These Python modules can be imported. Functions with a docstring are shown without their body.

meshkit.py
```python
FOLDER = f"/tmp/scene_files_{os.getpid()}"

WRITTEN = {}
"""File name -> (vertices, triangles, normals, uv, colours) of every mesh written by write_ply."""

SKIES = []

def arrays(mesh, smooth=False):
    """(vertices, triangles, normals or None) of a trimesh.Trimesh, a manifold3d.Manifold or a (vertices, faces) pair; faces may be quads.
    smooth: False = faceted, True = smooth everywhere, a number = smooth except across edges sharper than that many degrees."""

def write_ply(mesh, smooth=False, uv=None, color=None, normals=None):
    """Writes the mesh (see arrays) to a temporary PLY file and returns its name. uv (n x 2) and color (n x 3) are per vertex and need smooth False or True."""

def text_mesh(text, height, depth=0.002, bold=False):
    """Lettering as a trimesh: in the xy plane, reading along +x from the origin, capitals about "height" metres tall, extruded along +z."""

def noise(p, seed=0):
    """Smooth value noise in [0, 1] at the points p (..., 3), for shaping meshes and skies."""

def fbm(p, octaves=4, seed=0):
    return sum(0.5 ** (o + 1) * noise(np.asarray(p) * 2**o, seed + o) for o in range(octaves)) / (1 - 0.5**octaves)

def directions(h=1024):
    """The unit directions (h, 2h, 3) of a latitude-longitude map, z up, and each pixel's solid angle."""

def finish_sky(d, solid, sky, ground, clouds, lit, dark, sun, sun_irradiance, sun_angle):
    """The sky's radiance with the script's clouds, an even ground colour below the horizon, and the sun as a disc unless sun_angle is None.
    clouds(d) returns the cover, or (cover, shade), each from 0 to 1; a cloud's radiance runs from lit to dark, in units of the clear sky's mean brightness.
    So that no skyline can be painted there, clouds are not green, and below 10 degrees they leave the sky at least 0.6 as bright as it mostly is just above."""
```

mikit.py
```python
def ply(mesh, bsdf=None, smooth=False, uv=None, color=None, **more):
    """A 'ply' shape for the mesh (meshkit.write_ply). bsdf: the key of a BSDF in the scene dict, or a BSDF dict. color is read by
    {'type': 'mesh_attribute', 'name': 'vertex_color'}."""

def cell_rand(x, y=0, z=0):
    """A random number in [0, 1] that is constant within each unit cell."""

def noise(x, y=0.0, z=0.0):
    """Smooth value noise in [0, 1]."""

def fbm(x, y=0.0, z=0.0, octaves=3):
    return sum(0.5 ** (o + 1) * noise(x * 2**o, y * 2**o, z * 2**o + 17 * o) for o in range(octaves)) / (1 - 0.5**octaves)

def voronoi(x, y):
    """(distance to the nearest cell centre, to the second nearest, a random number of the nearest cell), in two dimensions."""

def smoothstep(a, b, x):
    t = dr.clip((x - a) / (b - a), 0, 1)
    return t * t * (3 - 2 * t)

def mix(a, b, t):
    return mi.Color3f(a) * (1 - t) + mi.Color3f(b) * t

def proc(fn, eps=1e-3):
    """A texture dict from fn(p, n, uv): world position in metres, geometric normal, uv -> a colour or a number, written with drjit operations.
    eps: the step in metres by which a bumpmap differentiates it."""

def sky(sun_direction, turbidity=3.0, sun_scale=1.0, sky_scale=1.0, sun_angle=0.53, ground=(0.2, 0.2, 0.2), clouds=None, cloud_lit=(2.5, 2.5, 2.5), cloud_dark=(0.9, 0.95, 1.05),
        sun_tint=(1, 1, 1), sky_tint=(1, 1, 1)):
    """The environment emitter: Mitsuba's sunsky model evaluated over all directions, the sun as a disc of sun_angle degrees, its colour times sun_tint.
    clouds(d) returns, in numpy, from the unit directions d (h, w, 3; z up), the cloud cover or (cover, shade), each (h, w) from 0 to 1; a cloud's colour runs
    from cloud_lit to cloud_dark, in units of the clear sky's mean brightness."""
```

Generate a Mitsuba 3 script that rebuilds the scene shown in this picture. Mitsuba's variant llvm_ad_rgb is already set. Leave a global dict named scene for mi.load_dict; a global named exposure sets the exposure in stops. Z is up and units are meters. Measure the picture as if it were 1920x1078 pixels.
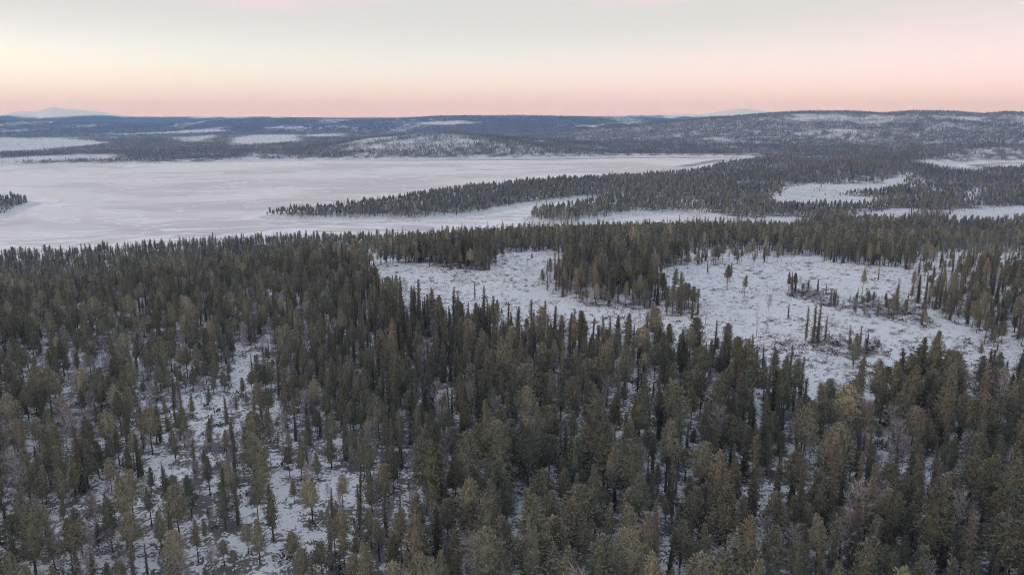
import math, random
import numpy as np, shapely
from scipy.spatial import cKDTree
import drjit as dr, mitsuba as mi
import mikit, meshkit
from mikit import noise, fbm, smoothstep, mix, cell_rand

scene, labels = {}, {}
T = mi.ScalarTransform4f
rng = np.random.default_rng(20240117)

# ------------------------------------------------------------------ camera, sky, exposure, haze
EYE = 75.0                       # metres above the near forest floor
F, CX, CY = 1397.0, 960.0, 539.0  # focal length and centre in photograph pixels
PITCH = math.radians(12.8)
scene['camera'] = {'type': 'perspective', 'fov': math.degrees(2 * math.atan(CX / F)), 'fov_axis': 'x', 'near_clip': 1.0, 'far_clip': 60000.0,
                   'to_world': T().look_at(origin=[0, 0, EYE], target=[0, math.cos(PITCH), EYE - math.sin(PITCH)], up=[0, 0, 1]),
                   'medium': {'type': 'ref', 'id': 'air'}}
SUN_AZ, SUN_EL = math.radians(-100), math.radians(6)
SUN = np.array([math.sin(SUN_AZ) * math.cos(SUN_EL), math.cos(SUN_AZ) * math.cos(SUN_EL), math.sin(SUN_EL)])


def veil(d):
    """A thin high veil: pink and low opposite the sun, grey overhead, thinnest a few degrees up."""
    el = np.degrees(np.arcsin(np.clip(d[..., 2], -1, 1)))
    flat = d[..., :2] / np.maximum(np.linalg.norm(d[..., :2], axis=-1, keepdims=True), 1e-6)
    anti = (1 - (flat @ (SUN[:2] / np.linalg.norm(SUN[:2])))) / 2
    h = 1.5 + 5.5 * anti ** 3
    shade = np.clip(el / (2.2 * h), 0, 1)
    shade = shade * shade * (3 - 2 * shade)
    bump = np.exp(-((el - 3.4) / 2.6) ** 2)
    cover = 0.95 - 0.44 * bump * (1 - 0.95 * anti ** 2)
    high = np.clip((el - 12) / 25, 0, 1)
    cover = cover * (1 - 0.40 * high * high * (3 - 2 * high))   # the blue comes through overhead
    streak = meshkit.fbm(np.stack([d[..., 0] * 9 + 3, d[..., 1] * 9, d[..., 2] * 42], -1), 4, 5)
    wisp = np.clip((streak - 0.56) / 0.2, 0, 1) * np.clip((el - 4) / 4, 0, 1)
    return cover, shade * (1 - 0.5 * wisp)


exposure = 4.72
scene['sky'] = mikit.sky(SUN.tolist(), turbidity=3, sun_scale=0.035, sun_angle=24, ground=(0.35, 0.35, 0.37), clouds=veil, sun_tint=(1.0, 0.95, 0.9),
                         cloud_lit=(1.27, 0.875, 0.965), cloud_dark=(0.89, 0.874, 0.832), sky_tint=(0.76, 0.715, 0.95))
scene['air'] = {'type': 'homogeneous', 'albedo': {'type': 'rgb', 'value': [0.76, 0.93, 1.0]}, 'sigma_t': {'type': 'rgb', 'value': [2.7e-5, 4.1e-5, 7.6e-5]}}

# ------------------------------------------------------------------ measuring: photograph pixel -> direction, ground point
sp, cp = math.sin(PITCH), math.cos(PITCH)


def ray(px, py):
    u, v = (np.asarray(px, float) - CX) / F, (CY - np.asarray(py, float)) / F
    d = np.stack([u, cp + v * sp, -sp + v * cp], -1)
    return d / np.linalg.norm(d, axis=-1, keepdims=True)


def project(p):
    """Where world points fall in the photograph (px, py)."""
    p = np.asarray(p, float) - [0, 0, EYE]
    z = p[..., 1] * cp - p[..., 2] * sp
    return CX + F * p[..., 0] / z, CY - F * (p[..., 1] * sp + p[..., 2] * cp) / z


def on_plane(pts, z):
    d = ray(*np.array(pts, float).T)
    return (d * ((z - EYE) / d[:, 2])[:, None])[:, :2]


LAKE_Z = -53.0
LAKE = [(-500, 325), (-200, 317), (0, 311), (130, 309), (300, 307), (430, 305), (640, 301), (840, 299), (1000, 297.5), (1200, 294.5), (1400, 294.3),
        (1400, 298), (1330, 311), (1290, 325), (1180, 334), (1000, 344), (850, 358), (700, 382), (580, 396), (510, 402), (472, 408), (540, 413), (640, 415), (740, 412),
        (768, 416), (900, 405), (985, 388), (1050, 379), (1110, 373), (1125, 377), (1070, 388), (1005, 400), (978, 409), (1005, 420), (1075, 424), (1140, 413), (1200, 404), (1250, 403),
        (1310, 406), (1335, 424), (1270, 440), (1100, 447), (900, 455), (600, 456), (400, 464), (200, 480), (0, 493), (-300, 520), (-700, 560)]
ISLAND = [(-260, 380), (-100, 375), (0, 374), (50, 375), (76, 381), (60, 389), (40, 397), (24, 406), (-60, 412), (-200, 416)]
TARN = [(1830, 317), (1800, 312), (1790, 308), (1850, 304.5), (1990, 303), (2120, 304), (2120, 318), (1990, 318)]
lake_poly = shapely.Polygon(on_plane(LAKE, LAKE_Z)).difference(shapely.Polygon(on_plane(ISLAND, LAKE_Z)))
tarn_poly = shapely.Polygon(on_plane(TARN, LAKE_Z))
water = shapely.MultiPolygon([lake_poly, tarn_poly])


def signed(poly, x, y, reach):
    """Distance to the polygon's edge, negative inside; +reach beyond reach."""
    out = np.full(np.shape(x), float(reach))
    a, b, c, d = poly.bounds
    m = (x > a - reach) & (x < c + reach) & (y > b - reach) & (y < d + reach)
    if m.any():
        pts = shapely.points(x[m], y[m])
        shapely.prepare(poly)
        dist = shapely.distance(poly.boundary, pts)
        inside = shapely.contains_xy(poly, x[m], y[m])
        out[m] = np.where(inside, -dist, np.minimum(dist, reach))
    return out


def fb(x, y, s, oct=3, seed=0):
    return meshkit.fbm(np.stack([np.asarray(x) / s, np.asarray(y) / s, np.full(np.shape(x), 3.7)], -1), oct, seed)


def sstep(a, b, x):
    t = np.clip((x - a) / (b - a), 0, 1)
    return t * t * (3 - 2 * t)


def az_of(px):
    return np.arctan2((np.asarray(px, float) - CX) / F, cp)


# hill layers: crest points in photograph pixels, the distance of the crest, the depth of its front and of its back, trees on it
HILLS = [
    ([(430, 300), (560, 278), (640, 266), (700, 254), (780, 247), (850, 245), (930, 252), (1000, 259), (1100, 266), (1250, 290)], 3100, 650, 500, 11),
    ([(950, 268), (1000, 254), (1080, 241), (1180, 231), (1250, 225), (1330, 217), (1400, 212), (1480, 207), (1560, 206), (1620, 210), (1680, 206), (1750, 207), (1800, 210), (1840, 206), (1900, 209), (2100, 209), (2400, 220)], 4900, 1300, 900, 12),
    ([(1290, 285), (1380, 262), (1450, 251), (1560, 243), (1620, 249), (1700, 262), (1800, 275)], 3900, 650, 500, 11),
    ([(1560, 300), (1650, 279), (1750, 270), (1850, 268), (1950, 266), (2200, 268), (2400, 285)], 3000, 520, 500, 11),
    ([(1380, 330), (1430, 314), (1500, 302), (1570, 296), (1640, 299), (1700, 310), (1760, 325)], 1850, 330, 300, 11),
    ([(-400, 252), (-100, 244), (0, 245), (30, 252), (50, 262)], 4300, 400, 500, 11),
    ([(-500, 240), (-100, 226), (0, 225), (60, 226), (200, 229), (330, 231), (450, 225), (520, 222), (600, 223), (700, 226), (760, 223), (790, 219), (830, 217), (880, 217), (960, 218), (1050, 218), (1120, 220), (1200, 222), (1290, 226), (1420, 236)], 8800, 2100, 1000, 0),
    ([(-300, 225), (20, 222), (60, 214), (85, 209), (112, 210), (126, 206), (140, 202), (160, 205), (200, 208), (235, 212), (265, 217), (330, 220), (400, 219), (480, 218.5), (560, 220), (640, 221), (740, 221), (800, 219), (1000, 219), (1120, 217), (1160, 215.5), (1200, 216), (1300, 215), (1340, 208), (1365, 204), (1400, 207), (1450, 216), (1540, 220), (1900, 222), (2300, 224)], 13000, 1500, 2500, 0),
]


def ground_z(x, y):
    x, y = np.asarray(x, float), np.asarray(y, float)
    D, az = np.hypot(x, y), np.arctan2(x, y)
    deg = np.degrees(az)
    start = np.interp(deg, [-36, -20, 0, 20, 36], [300, 330, 405, 420, 430])
    end = np.interp(deg, [-36, -20, 0, 14, 36], [668, 690, 775, 860, 900])
    s = np.clip((D - start) / (end - start), 0, 1)
    s = 0.45 * s * s * (3 - 2 * s) + 0.55 * s
    near = (fb(x, y, 70, 3, 1) - 0.5) * 5 + (fb(x, y, 14, 2, 2) - 0.5) * 1.6
    low = -49.0 + (fb(x, y, 260, 3, 3) - 0.45) * np.clip((D - 700) / 500, 0, 1) * 14
    z = near * (1 - s) + low * s
    for pts, dc, wf, wb, tall in HILLS:
        px, py = np.array(pts, float).T
        dz = np.interp(az, az_of(px), EYE + dc * np.tan(np.arcsin(ray(px, py)[:, 2])) - tall)
        warp = dc + (fb(x, y, wf * 0.8, 3, 8) - 0.5) * wf * 0.9
        u = (D - warp) / np.where(D < warp, wf, wb)
        rough = (fb(x, y, wf * 0.22, 4, 9) - 0.5) * 0.55
        g = np.exp(-1.6 * u * u) * (1 + rough * np.minimum(u * u, 1.0) * 2)
        edge = sstep(az_of(px[0]), az_of(px[1]), az) * (1 - sstep(az_of(px[-2]), az_of(px[-1]), az))
        z = np.maximum(z, low + np.maximum(dz + 49, 0) * g * edge)
    m = (D > 500) & (D < 3300)
    sd = np.full(D.shape, 400.0)
    sd[m] = signed(water, x[m], y[m], 400.0)
    wob = sd + (fb(x, y, 26, 3, 11) - 0.5) * np.clip(D / 60, 4, 34)
    shore = np.where(wob > 0, LAKE_Z + 0.25 + 0.16 * wob + 0.0004 * wob * wob, LAKE_Z - 0.3 + np.maximum(0.05 * wob, -3.0))
    return np.where(sd < 399, np.minimum(z, shore), z)


def at(px, py):
    """Ground points under photograph pixels."""
    d = ray(np.atleast_1d(px), np.atleast_1d(py))
    d = d / np.hypot(d[:, 0], d[:, 1])[:, None]
    r = np.geomspace(60, 15000, 700)
    P = d[:, None, :2] * r[None, :, None]
    below = (EYE + d[:, None, 2] * r[None]) < ground_z(P[..., 0], P[..., 1])
    k = np.where(below.any(1), np.clip(below.argmax(1), 1, None), np.searchsorted(r, 5000))
    lo, hi = r[k - 1], r[k]
    for _ in range(12):
        mid = (lo + hi) / 2
        g = ground_z(d[:, 0] * mid, d[:, 1] * mid)
        under = EYE + d[:, 2] * mid < g
        lo, hi = np.where(under, lo, mid), np.where(under, mid, hi)
    x, y = d[:, 0] * hi, d[:, 1] * hi
    return np.stack([x, y, ground_z(x, y)], -1)


# ------------------------------------------------------------------ what is open: clearings, bogs, gaps (outline in pixels, how open, wobble of the edge)
OPEN = {
    'clearing': [
        ([(690, 499), (740, 494), (800, 493), (815, 503), (905, 511), (930, 500), (935, 484), (920, 477), (1000, 472), (1058, 476), (1072, 490), (1062, 512), (1030, 520), (1022, 545), (1062, 564), (1120, 574), (1190, 580), (1240, 574),
          (1240, 652), (1160, 650), (1060, 642), (990, 636), (930, 620), (850, 606), (770, 576), (690, 536)], 1.0),
        ([(1222, 516), (1280, 497), (1380, 494), (1460, 491), (1450, 477), (1520, 482), (1600, 496), (1700, 507), (1722, 530), (1690, 552), (1760, 590), (1840, 618), (1860, 680), (1780, 705), (1690, 722), (1620, 745), (1560, 780), (1500, 800), (1470, 740), (1420, 690),
          (1360, 665), (1290, 655), (1230, 640), (1180, 618), (1235, 590), (1300, 600), (1310, 570), (1256, 560), (1228, 545)], 1.0),
        ([(1160, 471), (1220, 469), (1282, 472), (1290, 480), (1220, 481), (1170, 479)], 1.0),
        ([(612, 470), (650, 467), (690, 472), (740, 480), (748, 489), (690, 497), (660, 488), (620, 480)], 0.92),
        ([(1290, 472), (1400, 468), (1460, 470), (1470, 486), (1380, 492), (1290, 492)], 0.72),
        ([(1720, 472), (1800, 468), (1950, 468), (1990, 504), (1850, 510), (1720, 502)], 0.74),
        ([(1690, 510), (1780, 500), (1800, 540), (1780, 570), (1690, 550)], 0.75),
        ([(1650, 545), (1760, 520), (1960, 505), (2040, 660), (1960, 790), (1840, 740), (1720, 620)], 0.22),
        ([(1720, 600), (1900, 600), (2000, 700), (1860, 720), (1740, 700)], 0.62),
    ],
    'gap': [
        ([(480, 640), (505, 660), (500, 700), (455, 760), (420, 790), (390, 775), (425, 720), (455, 670)], 0.72),
        ([(350, 770), (430, 760), (440, 810), (380, 840), (330, 820)], 0.66),
        ([(270, 855), (325, 850), (345, 920), (300, 960), (250, 930)], 0.72),
        ([(470, 900), (540, 905), (560, 970), (600, 1000), (700, 950), (790, 900), (760, 980), (720, 1060), (790, 1160), (420, 1180), (380, 1100), (500, 1040), (500, 960)], 0.42),
        ([(610, 895), (690, 890), (690, 940), (620, 945)], 0.85),
        ([(740, 865), (790, 860), (800, 930), (745, 970)], 0.8),
        ([(880, 830), (910, 830), (905, 890), (880, 890)], 0.9),
        ([(260, 740), (420, 720), (620, 800), (760, 1000), (640, 1150), (330, 1120), (230, 920)], 0.2),
        ([(1490, 890), (1530, 890), (1520, 940), (1490, 940)], 0.9),
        ([(1625, 860), (1670, 870), (1660, 930), (1625, 920)], 0.9),
        ([(1740, 900), (1790, 920), (1780, 1000), (1740, 980)], 0.85),
        ([(960, 940), (995, 940), (990, 1060), (960, 1060)], 0.85),
        ([(1230, 1000), (1290, 1000), (1300, 1078), (1230, 1078)], 0.7),
    ],
    'bog': [
        ([(1452, 369), (1470, 352), (1500, 346), (1640, 346), (1690, 332), (1708, 326), (1700, 350), (1640, 360), (1600, 364), (1580, 368), (1645, 371), (1650, 384), (1600, 386), (1500, 388), (1440, 384)], 0.95),
        ([(1280, 411), (1310, 404), (1325, 403), (1400, 412), (1440, 406), (1505, 409), (1510, 430), (1350, 436), (1280, 432)], 0.93),
        ([(1610, 400), (1660, 393), (1712, 393), (1722, 400), (1700, 414), (1600, 418)], 0.95),
        ([(1785, 397), (1850, 391), (1920, 386), (2000, 388), (2000, 412), (1820, 418), (1770, 412)], 0.95),
        ([(1806, 384), (1808, 370), (1822, 360), (1842, 353), (1850, 352), (1828, 366), (1824, 384)], 0.97),
        ([(1725, 304), (1780, 303), (1830, 308), (1850, 324), (1760, 316)], 0.9),
        ([(-80, 262), (0, 258), (60, 262), (70, 259), (130, 259), (208, 268), (150, 276), (100, 279), (60, 284), (0, 285), (-80, 288)], 0.94),
        ([(-60, 300), (0, 297), (90, 292), (225, 290), (222, 299), (100, 302), (0, 306)], 0.97),
        ([(430, 262), (450, 256), (480, 253), (560, 253), (560, 266), (445, 273)], 0.96),
        ([(325, 259), (400, 253), (408, 257), (385, 267), (330, 268)], 0.75),
        ([(570, 253), (640, 251), (640, 256), (580, 258)], 0.85),
        ([(200, 252), (330, 246), (430, 243), (430, 246), (260, 252)], 0.7),
        ([(500, 239), (560, 238.5), (565, 240), (500, 241)], 0.9),
        ([(785, 230), (860, 226), (905, 231), (800, 235)], 0.9),
    ],
    'fell': [
        ([(1430, 222), (1490, 215), (1600, 215), (1610, 224), (1500, 228)], 0.78),
        ([(1600, 224), (1640, 217), (1670, 219), (1690, 230), (1620, 233)], 0.85),
        ([(1515, 250), (1550, 243), (1590, 242), (1612, 248), (1560, 254)], 0.85),
        ([(1740, 218), (1790, 213), (1860, 219), (1880, 228), (1790, 226)], 0.75),
        ([(1740, 236), (1770, 233), (1795, 240), (1750, 242)], 0.7),
        ([(1880, 220), (1920, 215), (2000, 220), (1990, 232), (1900, 230)], 0.75),
        ([(1315, 262), (1350, 258), (1390, 263), (1350, 266)], 0.55),
        ([(660, 270), (720, 256), (800, 249), (850, 251), (930, 262), (870, 275), (760, 280), (640, 285)], 0.68),
        ([(420, 300), (470, 288), (520, 290), (600, 298), (500, 303)], 0.7),
        ([(1060, 237), (1110, 233), (1190, 231), (1190, 234), (1100, 239)], 0.8),
    ],
}
open_polys = []
for kind, rows in OPEN.items():
    for pts, level in rows:
        P = at(*np.array(pts, float).T)
        pg = shapely.Polygon(P[:, :2]).buffer(0)
        open_polys.append((kind, pg, level, float(np.hypot(*P[:, :2].mean(0)))))


def openness(x, y):
    """0 where the forest is closed, 1 where nothing taller than heather grows."""
    D = np.hypot(x, y)
    out = np.zeros(np.shape(x))
    ax, ay = x + (fb(x, y, 9 + D * 0.012, 2, 21) - 0.5) * (3 + D * 0.018), y + (fb(x, y, 9 + D * 0.012, 2, 22) - 0.5) * (3 + D * 0.03)
    for kind, pg, level, dist in open_polys:
        a, b, c, d = pg.bounds
        soft = {'clearing': 4.5, 'gap': 2.5, 'bog': 0.011 * dist, 'fell': 0.016 * dist}[kind]
        m = (ax > a - soft) & (ax < c + soft) & (ay > b - soft) & (ay < d + soft)
        if m.any():
            sd = signed(pg, ax[m], ay[m], soft)
            here = level * np.clip(0.5 - sd / (2 * soft), 0, 1)
            if kind == 'fell':   # stands and bare rock side by side
                here = here * np.clip(0.35 + 4.0 * (fb(x[m], y[m], 95, 4, 23) - 0.42), 0.1, 1.25)
            out[m] = np.maximum(out[m], np.clip(here, 0, 0.97))
    return out


def thicket(x, y):
    return fb(x, y, 17, 3, 51)


# the brushy islands that were left standing inside the clearings (pixel outline, share of each kind)
LEFT = [([(1470, 552), (1480, 540), (1540, 545), (1580, 566), (1640, 560), (1720, 580), (1760, 612), (1720, 612), (1660, 600), (1600, 594), (1560, 580), (1500, 560)], 0.75),
        ([(1492, 640), (1510, 630), (1560, 640), (1600, 650), (1650, 658), (1655, 668), (1590, 668), (1530, 660)], 0.8)]
left_polys = [(shapely.Polygon(at(*np.array(p, float).T)[:, :2]).buffer(0), s) for p, s in LEFT]

PINE, SPRUCE, BIRCH = 0, 1, 2
VARIANTS = {PINE: 8, SPRUCE: 6, BIRCH: 4}
# ------------------------------------------------------------------ where the trees stand
def scatter(r0, r1, cell, half_deg):
    """A jittered grid of points in the ring sector r0..r1."""
    w = r1 * math.sin(math.radians(half_deg))
    gx, gy = np.meshgrid(np.arange(-w, w, cell), np.arange(r0 * math.cos(math.radians(half_deg)), r1, cell))
    x, y = gx.ravel() + rng.uniform(0, cell, gx.size), gy.ravel() + rng.uniform(0, cell, gx.size)
    d = np.hypot(x, y)
    m = (d >= r0) & (d < r1) & (np.abs(np.degrees(np.arctan2(x, y))) < half_deg)
    return x[m], y[m]


def old_stand(px, py):
    return sstep(780, 1050, px) * sstep(650, 790, py)


def forest(x, y):
    """(kept, z, kind, height) for candidate points."""
    z = ground_z(x, y)
    d = np.hypot(x, y)
    opn = openness(x, y)
    sd = np.where((d > 500) & (d < 3300), signed(water, x, y, 220.0), 220.0)
    patch = fb(x, y, 45, 3, 41)
    dens = (1 - opn) * np.clip(0.9 + 1.2 * (patch - 0.45) + 3.4 * np.minimum(thicket(x, y) - 0.46, 0), 0.18, 1)
    dens = np.where(opn > 0.85, np.where(d > 700, 0.02, 0.004), dens)
    bog = np.clip((d - 600) / 600, 0, 1)
    dens = np.where((d > 700) & (opn <= 0.85), (1 - opn) * np.clip(0.85 + 1.1 * (fb(x, y, 110, 3, 42) - 0.45), 0.35, 1), dens)
    px, py = project(np.stack([x, y, z], -1))
    corner = sstep(330, 200, px) * sstep(780, 860, py)
    dens = np.where(d < 430, np.maximum(dens, 0.8 * corner * (1 - opn)), dens) * (1 - 0.14 * old_stand(px, py))
    mottled = np.clip((d - 900) / 700, 0, 1) * np.clip((fb(x, y, 120, 4, 43) - 0.50) * 5, 0, 0.80) * (1 - 0.4 * sstep(3000, 3600, d)) * (1 - sstep(5000, 6000, d))
    dens = dens * (1 - mottled)
    keep = (rng.uniform(0, 1, x.shape) < dens) & (z > LAKE_Z + 0.5) & (sd > 2 + (0.004 + 0.009 * fb(x, y, 30, 2, 48)) * d + 0.035 * np.clip(d - 1850, 0, 900))
    px, py = project(np.stack([x, y, z], -1))
    left = sstep(760, 420, px) * sstep(520, 690, py)          # the thin pine wood in the near left
    centre = np.exp(-((px - 830) / 300) ** 2 - ((py - 650) / 130) ** 2)   # the dark spruce stand
    p_birch = 0.12 + 0.10 * sstep(700, 300, px) * sstep(430, 560, py) + 0.16 * sstep(800, 1400, d) * sstep(0.4, 0.6, fb(x, y, 220, 3, 47)) + 0.10 * left + 0.16 * np.clip((fb(x, y, 40, 3, 44) - 0.55) * 6, 0, 1) + 0.12 * np.clip(opn, 0, 1)
    p_spruce = np.clip(0.29 + 0.55 * centre - 0.16 * left + 0.9 * (fb(x, y, 60, 3, 45) - 0.5), 0.04, 0.85)
    u = rng.uniform(0, 1, x.shape)
    kind = np.where(u < p_birch, BIRCH, np.where(u < p_birch + (1 - p_birch) * p_spruce, SPRUCE, PINE))
    scale = np.clip(rng.normal(1.0, 0.24, x.shape), 0.5, 1.55) * (1 - 0.10 * left) * (1 - 0.14 * sstep(900, 600, px)) * (1 - 0.45 * np.clip(opn, 0, 1)) * (1 + 0.12 * (fb(x, y, 35, 2, 46) - 0.5)) * (1 + 0.04 * sstep(800, 1150, px) * sstep(680, 840, py) - 0.06 * centre + 0.10 * corner)
    small = rng.uniform(0, 1, x.shape) < 0.12
    scale = np.where(small, scale * 0.6, scale)
    return keep, z, kind, scale


NEAR, MID = 430.0, 1000.0
trees = {k: [] for k in VARIANTS}      # per kind rows (x, y, z, scale, variant)
for r0, r1, cell, deg in ((95, NEAR, 3.5, 41), (NEAR, MID, 4.2, 38)):
    x, y = scatter(r0, r1, cell, deg)
    keep, z, kind, scale = forest(x, y)
    for k in VARIANTS:
        m = keep & (kind == k)
        trees[k].append(np.stack([x[m], y[m], z[m], scale[m], rng.integers(0, VARIANTS[k], m.sum())], 1))
# brush and saplings left standing in the clearings
for pg, share in left_polys:
    a, b, c, d = pg.bounds
    gx, gy = np.meshgrid(np.arange(a, c, 3.4), np.arange(b, d, 3.4))
    x, y = gx.ravel() + rng.uniform(0, 3, gx.size), gy.ravel() + rng.uniform(0, 3, gx.size)
    m = shapely.contains_xy(pg, x, y) & (rng.uniform(0, 1, x.size) < share)
    x, y = x[m], y[m]
    z = ground_z(x, y)
    kind = rng.choice([PINE, SPRUCE, BIRCH, BIRCH], x.size)
    for k in VARIANTS:
        q = kind == k
        trees[k].append(np.stack([x[q], y[q], z[q], rng.uniform(0.28, 0.62, q.sum()), rng.integers(0, VARIANTS[k], q.sum())], 1))
trees = {k: np.vstack(v) for k, v in trees.items()}

# ------------------------------------------------------------------ materials
def two(tex):
    return {'type': 'twosided', 'bsdf': {'type': 'diffuse', 'reflectance': mikit.proc(tex)}}


def ground_tex(p, n, uv):
    """uv.x: how closed the canopy above is (needle litter instead of snow, plus shade painted into the floor); uv.y: forest too far off to tell its trees apart."""
    big = fbm(p.x * 0.045, p.y * 0.045, 3.1, 3)
    wx, wy = p.x + 1.6 * noise(p.x * 0.3, p.y * 0.3, 1.0), p.y + 1.6 * noise(p.x * 0.3, p.y * 0.3, 7.0)
    mid = fbm(wx * 0.62, wy * 0.8, 0.5, 3)
    fine = fbm((0.82 * wx + 0.57 * wy) * 2.6, (0.82 * wy - 0.57 * wx) * 2.6, 4.0, 3)
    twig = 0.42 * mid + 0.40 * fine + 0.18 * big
    heath_and_shade = smoothstep(0.515, 0.60, twig - 0.008 + 0.05 * (uv.x - 0.10) + 0.07 * smoothstep(0.30, 0.9, uv.x) + 0.07 * smoothstep(0.80, 0.97, uv.x))  # heather and litter, thickened under crowns to paint in the shade between trees
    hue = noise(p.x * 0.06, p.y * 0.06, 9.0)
    litter = mix((0.17, 0.135, 0.10), (0.062, 0.056, 0.046), smoothstep(0.2, 0.9, uv.x * 0.8 + hue * 0.3))  # brown in the open, darker under canopy: needle mat with shade in its colour
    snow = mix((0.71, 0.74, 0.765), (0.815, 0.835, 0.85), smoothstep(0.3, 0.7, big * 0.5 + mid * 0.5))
    col = mix(snow, litter, heath_and_shade * 0.86)
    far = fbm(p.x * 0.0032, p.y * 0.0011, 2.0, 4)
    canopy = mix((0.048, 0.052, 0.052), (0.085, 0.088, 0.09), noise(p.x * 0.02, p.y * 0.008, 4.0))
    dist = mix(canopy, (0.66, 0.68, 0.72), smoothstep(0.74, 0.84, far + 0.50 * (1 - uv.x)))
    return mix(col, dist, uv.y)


def mountain_tex(p, n, uv):
    r = fbm(p.x * 0.004, p.y * 0.0015, p.z * 0.012, 4)
    cover = smoothstep(0.40, 0.62, uv.x * 0.8 + r * 0.5 - 0.08)
    return mix((0.07, 0.08, 0.09), (0.90, 0.91, 0.93), cover)


def ice_tex(p, n, uv):
    """uv.x: how near the shore (drifted snow), uv.y unused."""
    wx = p.x + 120 * fbm(p.x * 0.006, p.y * 0.006, 1.0, 3)
    wy = p.y + 160 * fbm(p.x * 0.005, p.y * 0.005, 8.0, 3)
    sheet = fbm(wx * 0.0052, wy * 0.0090, 2.0, 4)
    ridge = dr.abs(fbm(wx * 0.011, wy * 0.024, 6.0, 4) - 0.5)
    vein = 1 - smoothstep(0.0, 0.035, ridge)
    drift = smoothstep(0.44, 0.56, fbm(wx * 0.02, wy * 0.07, 3.0, 4) * 0.55 + uv.x * 0.42)
    grain = fbm(p.x * 0.12, p.y * 0.3, 5.0, 3)
    col = mix((0.49, 0.462, 0.452), (0.64, 0.618, 0.606), smoothstep(0.38, 0.60, sheet))
    col = mix(col, (0.76, 0.765, 0.77), vein * 0.7)
    col = mix(col, (0.72, 0.735, 0.755), drift)
    col = mix(col, (0.40, 0.39, 0.39), smoothstep(0.54, 0.66, grain) * 0.5 * smoothstep(0.1, 0.8, uv.x))
    return mix(col, (0.15, 0.15, 0.16), uv.y * smoothstep(0.12, 0.30, noise(p.x * 0.006, p.y * 0.02, 1.0)))


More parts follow.
